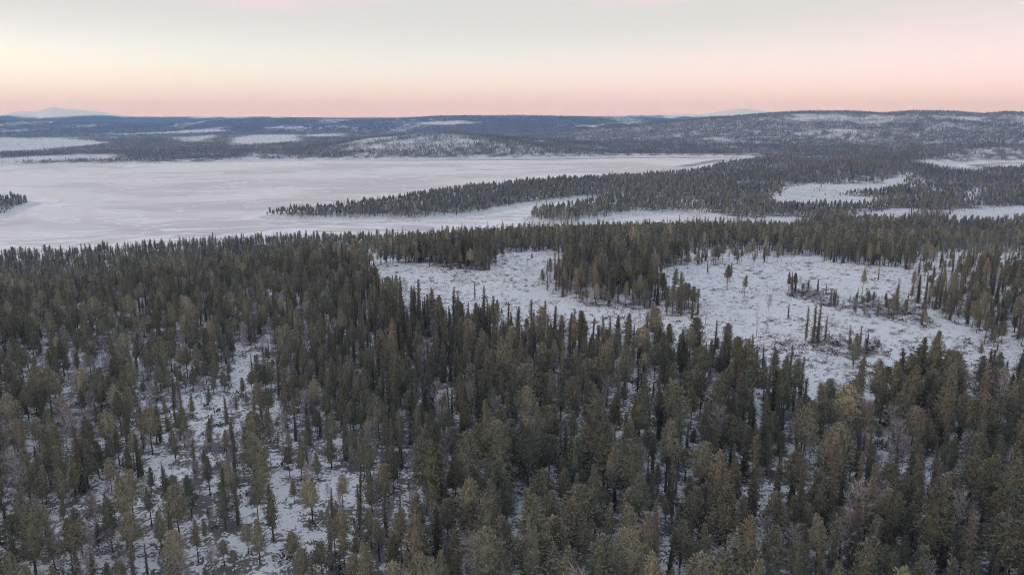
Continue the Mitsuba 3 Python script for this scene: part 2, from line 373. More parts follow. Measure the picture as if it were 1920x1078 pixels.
def needles(cool, warm, bark):
    def tex(p, n, uv):
        place = noise(p.x * 0.045, p.y * 0.045, 2.0)
        each = noise(p.x * 0.15, p.y * 0.15, 5.0)
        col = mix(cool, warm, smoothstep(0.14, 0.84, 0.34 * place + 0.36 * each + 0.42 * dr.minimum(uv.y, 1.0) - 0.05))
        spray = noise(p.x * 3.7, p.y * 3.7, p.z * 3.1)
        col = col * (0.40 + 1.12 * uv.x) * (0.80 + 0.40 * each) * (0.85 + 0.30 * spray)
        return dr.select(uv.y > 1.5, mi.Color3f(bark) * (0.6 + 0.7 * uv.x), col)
    return tex


def bark_tex(p, n, uv):
    k = noise(p.x * 3, p.y * 3, p.z * 2)
    return mix(mix((0.10, 0.085, 0.07), (0.21, 0.135, 0.085), uv.y), (0.05, 0.045, 0.04), smoothstep(0.4, 0.8, k)) * (0.8 + 0.4 * uv.x)


def far_tex(p, n, uv):
    """uv.x: a random number of the tree; uv.y: 0 pine, 0.5 spruce, 1 bare birch."""
    place = noise(p.x * 0.013, p.y * 0.013, 2.0)
    pine = mix((0.122, 0.136, 0.110), (0.200, 0.194, 0.150), smoothstep(0.2, 0.8, 0.5 * place + 0.5 * uv.x))
    spruce = mix((0.072, 0.080, 0.070), (0.115, 0.105, 0.085), uv.x)
    birch = mix((0.22, 0.205, 0.205), (0.36, 0.34, 0.345), uv.x)
    return dr.select(uv.y > 0.75, birch, dr.select(uv.y > 0.25, spruce, pine))


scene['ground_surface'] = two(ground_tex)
scene['mountain_surface'] = two(mountain_tex)
scene['lake_ice'] = {'type': 'twosided', 'bsdf': {'type': 'principled', 'base_color': mikit.proc(ice_tex), 'roughness': 0.42, 'specular': 0.4}}
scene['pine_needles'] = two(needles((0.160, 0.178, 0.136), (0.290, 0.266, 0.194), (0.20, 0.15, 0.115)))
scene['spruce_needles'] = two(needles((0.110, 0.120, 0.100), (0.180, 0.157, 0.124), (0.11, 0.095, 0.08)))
scene['birch_twigs'] = two(needles((0.34, 0.32, 0.335), (0.42, 0.37, 0.36), (0.36, 0.35, 0.35)))
scene['bark'] = two(bark_tex)
scene['distant_needles'] = two(far_tex)
scene['brush'] = two(needles((0.06, 0.055, 0.045), (0.12, 0.09, 0.07), (0.10, 0.08, 0.065)))
scene['dead_wood'] = two(needles((0.26, 0.245, 0.23), (0.33, 0.30, 0.27), (0.30, 0.275, 0.25)))


# ------------------------------------------------------------------ the setting: ground, hills, mountains, ice
def polar(rs, az):
    R, A = np.meshgrid(rs, az, indexing='ij')
    return R * np.sin(A), R * np.cos(A)


def sheet(nr, na, closed):
    i, j = np.meshgrid(np.arange(nr - 1), np.arange(na if closed else na - 1), indexing='ij')
    k = (j + 1) % na
    q = np.stack([i * na + j, i * na + k, (i + 1) * na + k, (i + 1) * na + j], -1).reshape(-1, 4)
    return np.vstack([q[:, [0, 2, 1]], q[:, [0, 3, 2]]])


AZ = np.radians(np.concatenate([np.arange(-180, -42, 3.0), np.arange(-42, 42, 0.19), np.arange(42, 180, 3.0)]))
RINGS = np.concatenate([[0.5, 30, 60, 85], np.geomspace(100, 7000, 400), np.geomspace(7000, 10600, 60)[1:], np.geomspace(10600, 17500, 90)[1:]])
X, Y = polar(RINGS, AZ)
Z = ground_z(X, Y)
D = np.hypot(X, Y)
OPN = np.where(D < 10600, openness(X, Y), 0)
ROW = {'ground': (0, 404), 'hills': (403, 463), 'snowy_mountains': (462, 552)}
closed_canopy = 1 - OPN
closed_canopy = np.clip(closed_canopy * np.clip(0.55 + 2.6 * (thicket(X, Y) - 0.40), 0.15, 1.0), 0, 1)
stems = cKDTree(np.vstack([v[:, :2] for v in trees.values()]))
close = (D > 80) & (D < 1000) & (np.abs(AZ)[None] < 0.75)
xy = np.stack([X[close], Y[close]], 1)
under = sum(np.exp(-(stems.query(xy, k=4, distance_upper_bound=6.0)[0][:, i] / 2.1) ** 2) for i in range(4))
closed_canopy[close] = 1 - np.exp(-1.5 * under)  # strongest round the stems, so litter and painted shade sit below each crown
bank = (D > 600) & (D < 3300)
sd_bank = np.full(D.shape, 400.0)
sd_bank[bank] = signed(water, X[bank], Y[bank], 100.0)
closed_canopy *= np.where(sd_bank < 100, np.clip((sd_bank - 4) / 26, 0.2, 1), 1)
snowy = sstep(20, 190, Z) * 1.0 + 0.25 * (fb(X, Y, 900, 3, 33) - 0.5)
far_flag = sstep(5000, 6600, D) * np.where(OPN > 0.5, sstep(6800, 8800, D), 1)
for name, (a, b) in ROW.items():
    b = min(b, len(RINGS))
    V = np.stack([X[a:b], Y[a:b], Z[a:b]], -1).reshape(-1, 3)
    mount = name == 'snowy_mountains'
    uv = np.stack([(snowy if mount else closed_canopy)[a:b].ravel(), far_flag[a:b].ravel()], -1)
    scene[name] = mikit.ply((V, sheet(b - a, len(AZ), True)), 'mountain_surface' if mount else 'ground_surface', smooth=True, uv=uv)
    labels[name] = {'kind': 'structure'}
labels['ground'].update(label='snow dusted forest floor and clearings sloping to the frozen lake', category='ground')
labels['hills'].update(label='low blue wooded hills on the horizon', category='hills')
labels['snowy_mountains'].update(label='white rounded mountains far off on the skyline', category='mountains')


def ice(name, poly, label):
    a, b, c, d = poly.buffer(60).bounds
    r = np.geomspace(500, 3600, 190)
    az = np.radians(np.arange(-46, 46.01, 0.35))
    x, y = polar(r, az)
    sd = signed(poly, x, y, 500.0)
    keep = sd < 70
    f = sheet(len(r), len(az), False)
    f = f[keep.ravel()[f].all(1)]
    near_shore = np.clip(1 - (-sd) / np.clip(60 + 0.0 * sd, 1, None), 0, 1)
    left = np.clip((1150 - np.hypot(x, y)) / 420, 0, 1)
    drift = np.clip(np.maximum(near_shore * 0.8, left), 0, 1)
    lead = sstep(2000, 2150, np.hypot(x, y)) * np.clip(2.2 - np.abs(-sd - 52) / 13, 0, 1) * sstep(-18, -2, np.degrees(np.arctan2(x, y)))
    scene[name] = mikit.ply((np.stack([x, y, np.full(x.shape, LAKE_Z)], -1).reshape(-1, 3), f), 'lake_ice', smooth=True, uv=np.stack([drift, lead], -1).reshape(-1, 2))
    labels[name] = {'kind': 'structure', 'label': label, 'category': 'lake'}


ice('lake', lake_poly, 'wide frozen lake with pale pinkish ice and snow drifts')
ice('lake_001', tarn_poly, 'small white frozen lake among woods below the long ridge')


line = at([1813, 1815, 1820, 1832, 1850], [379, 370, 364, 358, 352])
seg = np.linspace(0, 4, 60)
cx, cy = np.interp(seg, range(5), line[:, 0]), np.interp(seg, range(5), line[:, 1])
nx, ny = np.gradient(cy), -np.gradient(cx)
ln = np.hypot(nx, ny)
P = np.stack([np.stack([cx + k * nx / ln, cy + k * ny / ln], 1) for k in (-4.5, -1.5, 1.5, 4.5)], 1).reshape(-1, 2)
scene['road'] = mikit.ply((np.c_[P, ground_z(P[:, 0], P[:, 1]) + 0.5], sheet(60, 4, False)[:, ::-1]), {'type': 'twosided', 'bsdf': {'type': 'diffuse', 'reflectance': {'type': 'rgb', 'value': [0.76, 0.78, 0.81]}}}, smooth=True)
labels['road'] = {'kind': 'structure', 'label': 'short stretch of snow covered forest road among the lowland woods', 'category': 'road'}


# ------------------------------------------------------------------ tree models
def unit(v):
    return v / np.maximum(np.linalg.norm(v, axis=-1, keepdims=True), 1e-9)


class Bag:
    def __init__(self):
        self.v, self.f, self.uv, self.n = [], [], [], 0

    def add(self, v, f, uv):
        self.v.append(v); self.f.append(f + self.n); self.uv.append(np.broadcast_to(uv, (len(v), 2))); self.n += len(v)

    def ply(self, bsdf):
        return mikit.ply((np.vstack(self.v), np.vstack(self.f)), bsdf, uv=np.vstack(self.uv))


def tufts(bag, c, d, size, wide, r, hue, out=None, tone=0.5):
    """Needle sprays: folded four-cornered leaves along d."""
    n = len(c)
    up = unit(r.normal(0, 0.2, (n, 3)) + [0, 0, 0.7] + (0 if out is None else 0.75 * out))
    w = unit(np.cross(up, d))
    nn = np.cross(d, w)
    s = np.asarray(size)[:, None]
    q = np.stack([c - d * s * 0.45, c + w * s * wide - nn * s * 0.14, c + d * s * 0.55, c - w * s * wide - nn * s * 0.14], 1).reshape(-1, 3)
    k = np.arange(n)[:, None] * 4
    f = np.vstack([k + [0, 1, 2], k + [0, 2, 3]])
    uv = np.repeat(np.stack([np.clip(tone + r.normal(0, 0.06, n), 0, 1), np.clip(hue + r.normal(0, 0.08, n), 0, 1)], 1), 4, 0)
    bag.add(q, f, uv)


def rods(bag, a, b, ra, rb, shade, hue=2.0, sides=3):
    n = len(a)
    t = unit(b - a)
    e = unit(np.cross(t, [0.31, 0.2, 0.93]))
    g = np.cross(t, e)
    th = np.arange(sides) * 2 * np.pi / sides
    ring = np.cos(th)[None, :, None] * e[:, None] + np.sin(th)[None, :, None] * g[:, None]
    ra, rb = np.broadcast_to(ra, n), np.broadcast_to(rb, n)
    v = np.concatenate([a[:, None] + ring * ra[:, None, None], b[:, None] + ring * rb[:, None, None]], 1).reshape(-1, 3)
    j = np.arange(sides)
    base = np.concatenate([np.stack([j, (j + 1) % sides, (j + 1) % sides + sides], 1), np.stack([j, (j + 1) % sides + sides, j + sides], 1)])
    f = (np.arange(n)[:, None, None] * 2 * sides + base[None]).reshape(-1, 3)
    bag.add(v, f, np.repeat(np.stack([np.broadcast_to(shade, n), np.full(n, hue)], 1), 2 * sides, 0))


def body(bag, r, lean, h, z, rad, tone, hue, sides=8):
    th = np.arange(sides) * 2 * np.pi / sides
    c = spine(lean, h, np.asarray(z))
    rr = np.asarray(rad)[:, None] * r.uniform(0.70, 1.20, (len(z), sides))
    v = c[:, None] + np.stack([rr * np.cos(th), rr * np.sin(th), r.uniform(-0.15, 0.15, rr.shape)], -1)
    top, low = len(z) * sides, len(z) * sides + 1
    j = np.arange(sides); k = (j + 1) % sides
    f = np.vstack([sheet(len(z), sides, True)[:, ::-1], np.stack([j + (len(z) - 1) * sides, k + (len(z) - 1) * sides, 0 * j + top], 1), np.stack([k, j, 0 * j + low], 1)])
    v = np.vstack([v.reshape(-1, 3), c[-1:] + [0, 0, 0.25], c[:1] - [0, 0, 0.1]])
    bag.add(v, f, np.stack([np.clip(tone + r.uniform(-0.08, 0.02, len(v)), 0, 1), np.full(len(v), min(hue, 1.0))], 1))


def trunk_mesh(r, h, r0, lean, sides=6, warm=0.0, top=0.98):
    zs = np.array([0, 0.04, 0.25, 0.5, 0.75, top]) * h
    rad = r0 * np.array([1.5, 1.05, 0.86, 0.62, 0.36, 0.08])
    off = np.stack([lean[0] * (zs / h) ** 1.6 * h + 0.06 * np.sin(zs * 0.5), lean[1] * (zs / h) ** 1.6 * h + 0.06 * np.cos(zs * 0.43) - 0.06, zs], 1)
    off[0, 2] = -0.6
    th = np.arange(sides) * 2 * np.pi / sides
    v = (off[:, None] + rad[:, None, None] * np.stack([np.cos(th), np.sin(th), th * 0], -1)[None]).reshape(-1, 3)
    bag = Bag()
    bag.add(v, sheet(len(zs), sides, True)[:, ::-1], np.repeat(np.stack([np.full(len(zs), 0.5), np.clip((zs / h - 0.3) * 2, 0, 1) * warm], 1), sides, 0))
    return bag


def spine(lean, h, z):
    return np.stack([lean[0] * (z / h) ** 1.6 * h + 0.06 * np.sin(z * 0.5), lean[1] * (z / h) ** 1.6 * h + 0.06 * np.cos(z * 0.43) - 0.06, z], -1)


def make_pine(seed, h, R, base, hue, fine=True, peak=0.75, sparse=1.0):
    r = np.random.default_rng(seed)
    tone = (0.62, 0.42, 0.78, 0.50, 0.34, 0.56, 0.70, 0.46)[seed % 8]
    lean = r.normal(0, 0.018, 2)
    bag = Bag()
    nb = int((70 if fine else 24) * sparse)
    t = (np.arange(nb) + r.uniform(0, 1, nb)) / nb
    z = h * (base + (1 - base) * 0.97 * t)
    az = np.arange(nb) * 2.4 + r.uniform(-0.5, 0.5, nb)
    prof = np.power(1 - t, peak) * (0.58 + 0.42 * np.clip(t / 0.22, 0, 1)) + 0.06
    L = R * prof * r.uniform(0.78, 1.14, nb) * (1 + 0.14 * np.sin(az + r.uniform(0, 6)))
    rise = np.radians(-10 + 46 * t + r.normal(0, 8, nb))
    d = np.stack([np.cos(az) * np.cos(rise), np.sin(az) * np.cos(rise), np.sin(rise)], 1)
    o = spine(lean, h, z)
    if fine:
        rods(bag, o, o + d * L[:, None] * 0.9, 0.035 + 0.012 * L, 0.012, 0.5)
        nd = 9
        zd = h * r.uniform(base * 0.45, base * 1.05, nd); ad = r.uniform(0, 6.3, nd)
        od = spine(lean, h, zd)
        rods(bag, od, od + np.stack([np.cos(ad), np.sin(ad), r.uniform(-0.3, 0.25, nd)], 1) * r.uniform(0.4, 1.5, (nd, 1)), 0.03, 0.008, 0.7)
    per = np.maximum((8 + 26 * L / R if fine else 2.5 + 5.5 * L / R).astype(int), 2)
    k = np.repeat(np.arange(nb), per)
    u = r.uniform(0.35, 1.05, len(k)) ** 0.7
    c = o[k] + d[k] * (L[k] * u)[:, None] + r.normal(0, 1, (len(k), 3)) * (0.08 + 0.14 * L[k] * u)[:, None] * [1, 1, 0.6]
    dd = unit(d[k] * 0.9 + r.normal(0, 0.55, (len(k), 3)) + [0, 0, 0.45])
    size = r.uniform(0.26, 0.48, len(k)) * (1.0 if fine else 2.0) * (0.8 + 0.2 * R / 2)
    tufts(bag, c, dd, size, 0.21 if fine else 0.32, r, hue, unit(c - o[k] + 1e-6), tone)
    tz = np.linspace(0.03, 0.93, 6 if fine else 4)
    pz = np.power(1 - tz, peak) * (0.58 + 0.42 * np.clip(tz / 0.22, 0, 1)) + 0.03
    lift = np.radians(-10 + 46 * tz)
    body(bag, r, lean, h, h * (base + (1 - base) * 0.97 * tz) + 0.55 * R * pz * np.sin(lift), 0.50 * R * pz * np.cos(lift) ** 0.5, tone, hue, 8 if fine else 6)
    return trunk_mesh(r, h, 0.011 * h + 0.03, lean, 6 if fine else 4, 1.0), bag


def make_spruce(seed, h, R, base, hue, fine=True, sparse=1.0):
    r = np.random.default_rng(seed)
    tone = (0.42, 0.55, 0.66, 0.30, 0.48, 0.72)[seed % 6]
    lean = r.normal(0, 0.010, 2)
    bag = Bag()
    nb = int((100 if fine else 30) * sparse)
    t = (np.arange(nb) + r.uniform(0, 1, nb)) / nb
    z = h * (base + (1 - base) * 0.985 * t)
    az = np.arange(nb) * 2.4 + r.uniform(-0.6, 0.6, nb)
    L = R * (np.power(1 - t, 0.72) * 0.93 + 0.10) * r.uniform(0.66, 1.25, nb) * (0.72 + 0.28 * np.clip(t / 0.12, 0, 1))
    rise = np.radians(-34 + 58 * t ** 1.4 + r.normal(0, 8, nb))
    d = np.stack([np.cos(az) * np.cos(rise), np.sin(az) * np.cos(rise), np.sin(rise)], 1)
    o = spine(lean, h, z)
    per = np.maximum((3 + 8.5 * L / R if fine else 1.6 + 3.4 * L / R).astype(int), 2)
    k = np.repeat(np.arange(nb), per)
    u = r.uniform(0.15, 1.05, len(k))
    c = o[k] + d[k] * (L[k] * u)[:, None] + r.normal(0, 0.10, (len(k), 3))
    dd = unit(d[k] + r.normal(0, 0.35, (len(k), 3)) + [0, 0, -0.15])
    size = r.uniform(0.32, 0.60, len(k)) * (1.0 if fine else 1.6)
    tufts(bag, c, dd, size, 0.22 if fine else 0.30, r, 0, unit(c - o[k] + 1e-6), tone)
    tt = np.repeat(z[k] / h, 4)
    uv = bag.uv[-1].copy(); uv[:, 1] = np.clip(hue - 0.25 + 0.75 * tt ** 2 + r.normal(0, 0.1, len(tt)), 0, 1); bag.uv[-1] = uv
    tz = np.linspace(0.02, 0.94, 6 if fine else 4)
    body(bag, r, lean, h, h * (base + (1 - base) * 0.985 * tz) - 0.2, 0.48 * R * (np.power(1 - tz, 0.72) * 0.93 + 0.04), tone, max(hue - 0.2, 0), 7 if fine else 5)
    return trunk_mesh(r, h, 0.010 * h + 0.03, lean, 6 if fine else 4, 0.0), bag


def make_birch(seed, h, R, base, hue, fine=True):
    r = np.random.default_rng(seed)
    lean = r.normal(0, 0.03, 2)
    bag = Bag()
    nb = 26 if fine else 9
    t = (np.arange(nb) + r.uniform(0, 1, nb)) / nb
    z = h * (base + (0.92 - base) * t)
    az = np.arange(nb) * 2.4 + r.uniform(-0.6, 0.6, nb)
    L = R * (0.55 + 0.75 * np.sin(np.pi * np.clip(t * 0.85 + 0.12, 0, 1))) * r.uniform(0.6, 1.15, nb)
    rise = np.radians(32 + 34 * t + r.normal(0, 9, nb))
    d = np.stack([np.cos(az) * np.cos(rise), np.sin(az) * np.cos(rise), np.sin(rise)], 1)
    o = spine(lean, h, z)
    rods(bag, o, o + d * L[:, None], 0.035, 0.010, 0.55)
    n = 430 if fine else 70
    k = r.integers(0, nb, n)
    u = r.uniform(0.25, 1.05, n)
    c = o[k] + d[k] * (L[k] * u)[:, None]
    dd = unit(d[k] * 0.7 + r.normal(0, 0.6, (n, 3)) + [0, 0, 0.25])
    ln = r.uniform(0.55, 1.25, n)[:, None] * (1.0 if fine else 1.25)
    w = unit(np.cross(dd, r.normal(0, 1, (n, 3)))) * (0.034 if fine else 0.10)
    v = np.stack([c - w, c + w, c + dd * ln], 1).reshape(-1, 3)
    bag.add(v, np.arange(3 * n).reshape(-1, 3), np.repeat(np.stack([r.uniform(0, 1, n), np.full(n, hue)], 1), 3, 0))
    return trunk_mesh(r, h, 0.007 * h + 0.03, lean, 5 if fine else 4, 0.0), bag


# variants: name, maker arguments (nominal height), what it looks like
KINDS = {
    PINE: ('pine_tree', 'pine_needles', make_pine,
           [(12.5, 2.45, 0.30, 0.25, dict(peak=0.70)), (13.5, 2.0, 0.42, 0.55, dict(peak=0.80)), (12.0, 2.7, 0.44, 0.7, dict(peak=0.58)), (14.5, 2.4, 0.28, 0.4, dict(peak=1.05)),
            (11.5, 1.7, 0.46, 0.85, dict(peak=0.85)), (13.0, 2.6, 0.26, 0.1, dict(peak=0.78)), (14.0, 1.75, 0.5, 0.5, dict(peak=0.8)), (12.5, 2.9, 0.5, 0.3, dict(peak=0.55))],
           ['full round-crowned pine', 'pointed oval pine', 'broad warm-toned pine', 'tall tapering pine', 'slim brownish pine', 'dense grey-green pine', 'tall bare-trunked pine', 'flat-topped spreading pine']),
    SPRUCE: ('spruce_tree', 'spruce_needles', make_spruce,
             [(15.0, 1.40, 0.06, 0.35, {}), (14.0, 1.05, 0.08, 0.6, {}), (16.0, 1.25, 0.05, 0.8, {}), (12.5, 1.6, 0.04, 0.2, {}), (15.0, 0.95, 0.12, 0.5, dict(sparse=0.8)), (11.0, 1.3, 0.05, 0.7, {})],
             ['even-spired dark spruce', 'thin columnar spruce', 'tall reddish-brown spruce', 'wide-skirted dark green spruce', 'thin ragged spruce', 'short brownish spruce']),
    BIRCH: ('birch_tree', 'birch_twigs', make_birch,
            [(9.5, 1.9, 0.30, 0.2, {}), (8.0, 1.6, 0.25, 0.5, {}), (10.5, 2.2, 0.34, 0.8, {}), (7.0, 1.5, 0.15, 0.35, {})],
            ['hazy grey bare birch', 'small bare birch', 'wide pinkish bare birch', 'low bushy bare birch']),
}
for kind, (name, bsdf, make, variants, looks) in KINDS.items():
    for i, (h, R, base, hue, more) in enumerate(variants):
        for fine in (True, False):
            tr, cr = make(100 * kind + i, h * 0.86, R * (0.92 if kind == PINE else 0.92), base, hue, fine, **more)
            scene[f'{name}_{"model" if fine else "plain"}_{i}'] = {'type': 'shapegroup', 'trunk': tr.ply('birch_twigs' if kind == BIRCH else 'bark'), 'crown': cr.ply(bsdf)}


def stand(x, y, z, rot, sx, sz, tilt=(0, 0)):
    return T().translate([float(x), float(y), float(z)]).rotate([1, 0, 0], float(tilt[0])).rotate([0, 1, 0], float(tilt[1])).rotate([0, 0, 1], float(rot)).scale([float(sx), float(sx), float(sz)])


def instance(group, m):
    return {'type': 'instance', 'to_world': m, 'model': {'type': 'ref', 'id': group}}


# ------------------------------------------------------------------ single trees standing out in the clearings: (kind, foot px, foot py, top py, variant, label)
SINGLE = [
    (PINE, 1363, 541, 488, 4, 'slim warm-brown pine standing alone on the snowy clearing above the lone thin pine'),
    (PINE, 1395, 558, 508, 6, 'single tall thin pine on open snow, beside the slim brown pine of the clearing'),
    (PINE, 997, 492, 472, 4, 'small lone pine at the far side of the smaller snowy clearing'),
    (PINE, 1268, 582, 530, 6, 'bare-stemmed pine at the tip of the tree island between the clearings'),
    (PINE, 1283, 584, 529, 7, 'middle bare-stemmed pine at the tip of the tree island between the clearings'),
    (PINE, 1297, 580, 543, 6, 'outermost bare-stemmed pine at the tip of the tree island between the clearings'),
    (PINE, 1478, 547, 504, 1, 'brown pine at the near end of the brush strip in the big clearing'),
    (PINE, 1490, 548, 505, 4, 'second brown pine at the near end of the brush strip in the big clearing'),
    (PINE, 1616, 552, 496, 6, 'very thin pine with a tuft of crown on open snow behind the brush strip'),
    (PINE, 1674, 600, 522, 3, 'tallest dark pine rising from the brush strip in the big clearing'),
    (PINE, 1599, 692, 612, 5, 'bushy green pine with a visible stem at the lower edge of the big clearing'),
    (PINE, 1742, 700, 612, 3, 'tall pale-green pine at the lower corner of the big clearing'),
    (SPRUCE, 1511, 640, 563, 4, 'leftmost ragged spruce of the tall clump in the big clearing'),
    (SPRUCE, 1523, 642, 558, 2, 'tall reddish spruce in the middle of the tall clump in the big clearing'),
    (SPRUCE, 1532, 640, 552, 1, 'tallest spruce of the tall clump in the big clearing'),
    (SPRUCE, 1546, 646, 580, 4, 'thin spruce at the outer side of the tall clump in the big clearing'),
    (SPRUCE, 1592, 655, 600, 4, 'dark spruce behind the bushy pine in the big clearing'),
    (SPRUCE, 1611, 652, 602, 0, 'narrow spruce just beside the bushy pine in the big clearing'),
    (SPRUCE, 1625, 656, 618, 5, 'small spruce at the end of the lower brush patch'),
    (SPRUCE, 1515, 548, 520, 3, 'small dark spruce in the brush strip near the two brown pines'),
    (SPRUCE, 1532, 549, 517, 0, 'pointed dark spruce rising over the start of the brush strip'),
    (SPRUCE, 1557, 576, 537, 1, 'thin spruce in the middle of the brush strip'),
    (SPRUCE, 1603, 584, 542, 3, 'broad dark spruce among the pale birches of the brush strip'),
    (SPRUCE, 1728, 610, 578, 3, 'squat dark spruce at the far end of the brush strip'),
    (SPRUCE, 1026, 545, 508, 1, 'slim outlying spruce at the corner of the tree island in the smaller clearing'),
    (SPRUCE, 1057, 538, 489, 0, 'tall dark spruce over the corner of the tree island in the smaller clearing'),
    (SPRUCE, 1042, 545, 503, 2, 'spruce between the outlying slim one and the tall dark one of the tree island'),
    (BIRCH, 1440, 586, 548, 1, 'lone small bare birch on the snow of the big clearing'),
]
for px in range(1040, 1480, 24):   # the row of slender spruces and pines along the near edge of the clearings
    SINGLE.append((SPRUCE if (px // 24) % 3 else PINE, px + 7 * math.sin(px), 640 + (px - 1040) * 0.16 + 6 * math.sin(px * 1.7), 570 + (px - 1040) * 0.17 + 9 * math.sin(px * 2.3), (px // 24) % 5, None))
single = []
feet = at([s[1] for s in SINGLE], [s[2] for s in SINGLE])
for (kind, px, py, top, var, label), g in zip(SINGLE, feet):
    d = ray(px, top)
    h = EYE + d[2] / math.hypot(d[0], d[1]) * math.hypot(g[0], g[1]) - g[2]
    single.append((kind, g, h / KINDS[kind][3][var][0], var, label))
    if label is None:   # no other tree where one of the row stands
        for k in trees:
            trees[k] = trees[k][np.hypot(trees[k][:, 0] - g[0], trees[k][:, 1] - g[1]) > 2.0]

GROUPS = ['pines of the near forest', 'spruces of the near forest', 'birches of the near forest']
COUNT = {k: 0 for k in KINDS}
WHERE = {}


def place_words(px, py):
    cols = ['far left', 'left', 'left of centre', 'centre', 'right of centre', 'right', 'far right']
    rows = ['clearings', 'mid slope', 'upper wood', 'lower wood', 'bottom edge']
    r = rows[int(np.digitize(py, [560, 690, 830, 960]))]
    return f'{r}, {cols[int(np.clip(px / 1920 * 7, 0, 6))]}'


def width(kind, x, y, z):
    px, py = project(np.array([x, y, z]))
    return 1 + (0.16 if kind == PINE else 0.06) * float(old_stand(px, py)) if kind != BIRCH else 1.0


def put(kind, x, y, z, scale, var, label=None):
    name = KINDS[kind][0]
    key = name if COUNT[kind] == 0 else f'{name}_{COUNT[kind]:03d}'
    COUNT[kind] += 1
    wide = scale * rng.uniform(0.88, 1.14) * width(kind, x, y, z)
    scene[key] = instance(f'{name}_model_{var}', stand(x, y, z, rng.uniform(0, 360), wide, scale, rng.normal(0, 1.3, 2)))
    labels[key] = {'label': label, 'category': name.split('_')[0] + ' tree'}
    if label is None:
        h = KINDS[kind][3][var][0] * scale
        px, py = project(np.array([x, y, z + h]))
        size = 'small ' if scale < 0.70 else 'large ' if scale > 1.14 else ''
        WHERE[key] = (kind, x, y, px, size + KINDS[kind][4][var], place_words(px, py))
        labels[key]['group'] = GROUPS[kind]


for kind, g, scale, var, label in single:
    put(kind, *g, scale, var, label)
MASS = [('pine_forest', 'dense olive pine forest filling the near slope down to the lake'), ('spruce_forest', 'dark spruces scattered through the near forest'), ('birch_wood', 'bare grey birches scattered through the near forest')]
for kind, rows in trees.items():
    h = np.array([v[0] for v in KINDS[kind][3]])[rows[:, 4].astype(int)] * rows[:, 3]
    d = np.hypot(rows[:, 0], rows[:, 1])
    fx, fy = project(rows[:, :3] + np.stack([h * 0, h * 0, h * 0.75], 1))
    shown = (fx > 0) & (fx < 1920) & (fy < 1078) & (fy > 200)
    size = np.where(shown, h / np.hypot(d, EYE), 0)
    best = np.argsort(-size)[:max(0, 300 - COUNT[kind])]
    best = best[size[best] > 0.012]
    chosen = np.zeros(len(rows), bool)
    chosen[best] = True
    for x, y, z, s, v in rows[chosen]:
        put(kind, x, y, z, s, int(v))
    name = KINDS[kind][0]
    for i, ((x, y, z, s, v), dist) in enumerate(zip(rows[~chosen], d[~chosen])):
        wide = s * rng.uniform(0.88, 1.14) * (width(kind, x, y, z) if dist < NEAR else 1.0)
        scene[f'{MASS[kind][0]}__{i + 1:03d}'] = instance(f'{name}_{"model" if dist < NEAR else "plain"}_{int(v)}', stand(x, y, z, rng.uniform(0, 360), wide, s))
    labels[MASS[kind][0]] = {'kind': 'stuff', 'label': MASS[kind][1], 'category': 'forest'}
# labels: the look, the neighbour, the part of the picture, and only then the order from the left
every = np.vstack([np.c_[v[:, :2], np.full(len(v), k)] for k, v in trees.items()])
same = {}
for key, (kind, x, y, px, look, place) in WHERE.items():
    dist = np.hypot(every[:, 0] - x, every[:, 1] - y)
    dist[dist < 0.05] = 99
    near = every[dist < 4.2, 2]
    other = [k for k in near if k != kind]
    beside = 'standing clear' if len(near) == 0 else ('beside a ' + KINDS[int(other[0])][0].split('_')[0]) if other else 'among ' + {PINE: 'pines', SPRUCE: 'spruces', BIRCH: 'birches'}[kind]
    same.setdefault((look, beside, place), []).append((px, key))
ORDER = 'first second third fourth fifth sixth seventh eighth ninth tenth eleventh twelfth thirteenth fourteenth fifteenth'.split()
for (look, beside, place), found_here in same.items():
    for i, (px, key) in enumerate(sorted(found_here)):
        labels[key]['label'] = f'{look} {beside}, {place}' + (f', {ORDER[i]} from left' if len(found_here) > 1 else '')

# ------------------------------------------------------------------ dead trees
def dead_tree(key, px, py, top, label, seed, nb, reach):
    g = at(px, py)[0]
    d = ray(px, top)
    h = EYE + d[2] / math.hypot(d[0], d[1]) * math.hypot(g[0], g[1]) - g[2]
    r = np.random.default_rng(seed)
    lean = r.normal(0, 0.03, 2)
    m = stand(*g, 0, 1, 1)
    tr = trunk_mesh(r, h, 0.010 * h + 0.03, lean, 6)
    scene[key + '__trunk'] = {**tr.ply('dead_wood'), 'to_world': m}
    for i in range(nb):
        t = 0.30 + 0.68 * (i + r.uniform(0, 1)) / nb
        b = Bag()
        a = r.uniform(0, 6.3)
        o = spine(lean, h, np.array([t * h]))
        p1 = o + np.array([[math.cos(a), math.sin(a), r.uniform(-0.1, 0.5)]]) * reach * (1.15 - t) * r.uniform(0.6, 1.2)
        p2 = p1 + (p1 - o) * 0.55 + r.normal(0, 0.18, (1, 3)) + [0, 0, 0.15]
        rods(b, o, p1, 0.055, 0.035, 0.6)
        rods(b, p1, p2, 0.035, 0.010, 0.8)
        s = p1 + (p2 - p1) * r.uniform(0.1, 0.8, (3, 1))
        rods(b, s, s + r.normal(0, 0.45, (3, 3)) + [0, 0, 0.2], 0.02, 0.007, 0.9)
        scene[key + '__branch' + (f'_{i:03d}' if i else '')] = {**b.ply('dead_wood'), 'to_world': m}
    labels[key] = {'label': label, 'category': 'dead tree'}


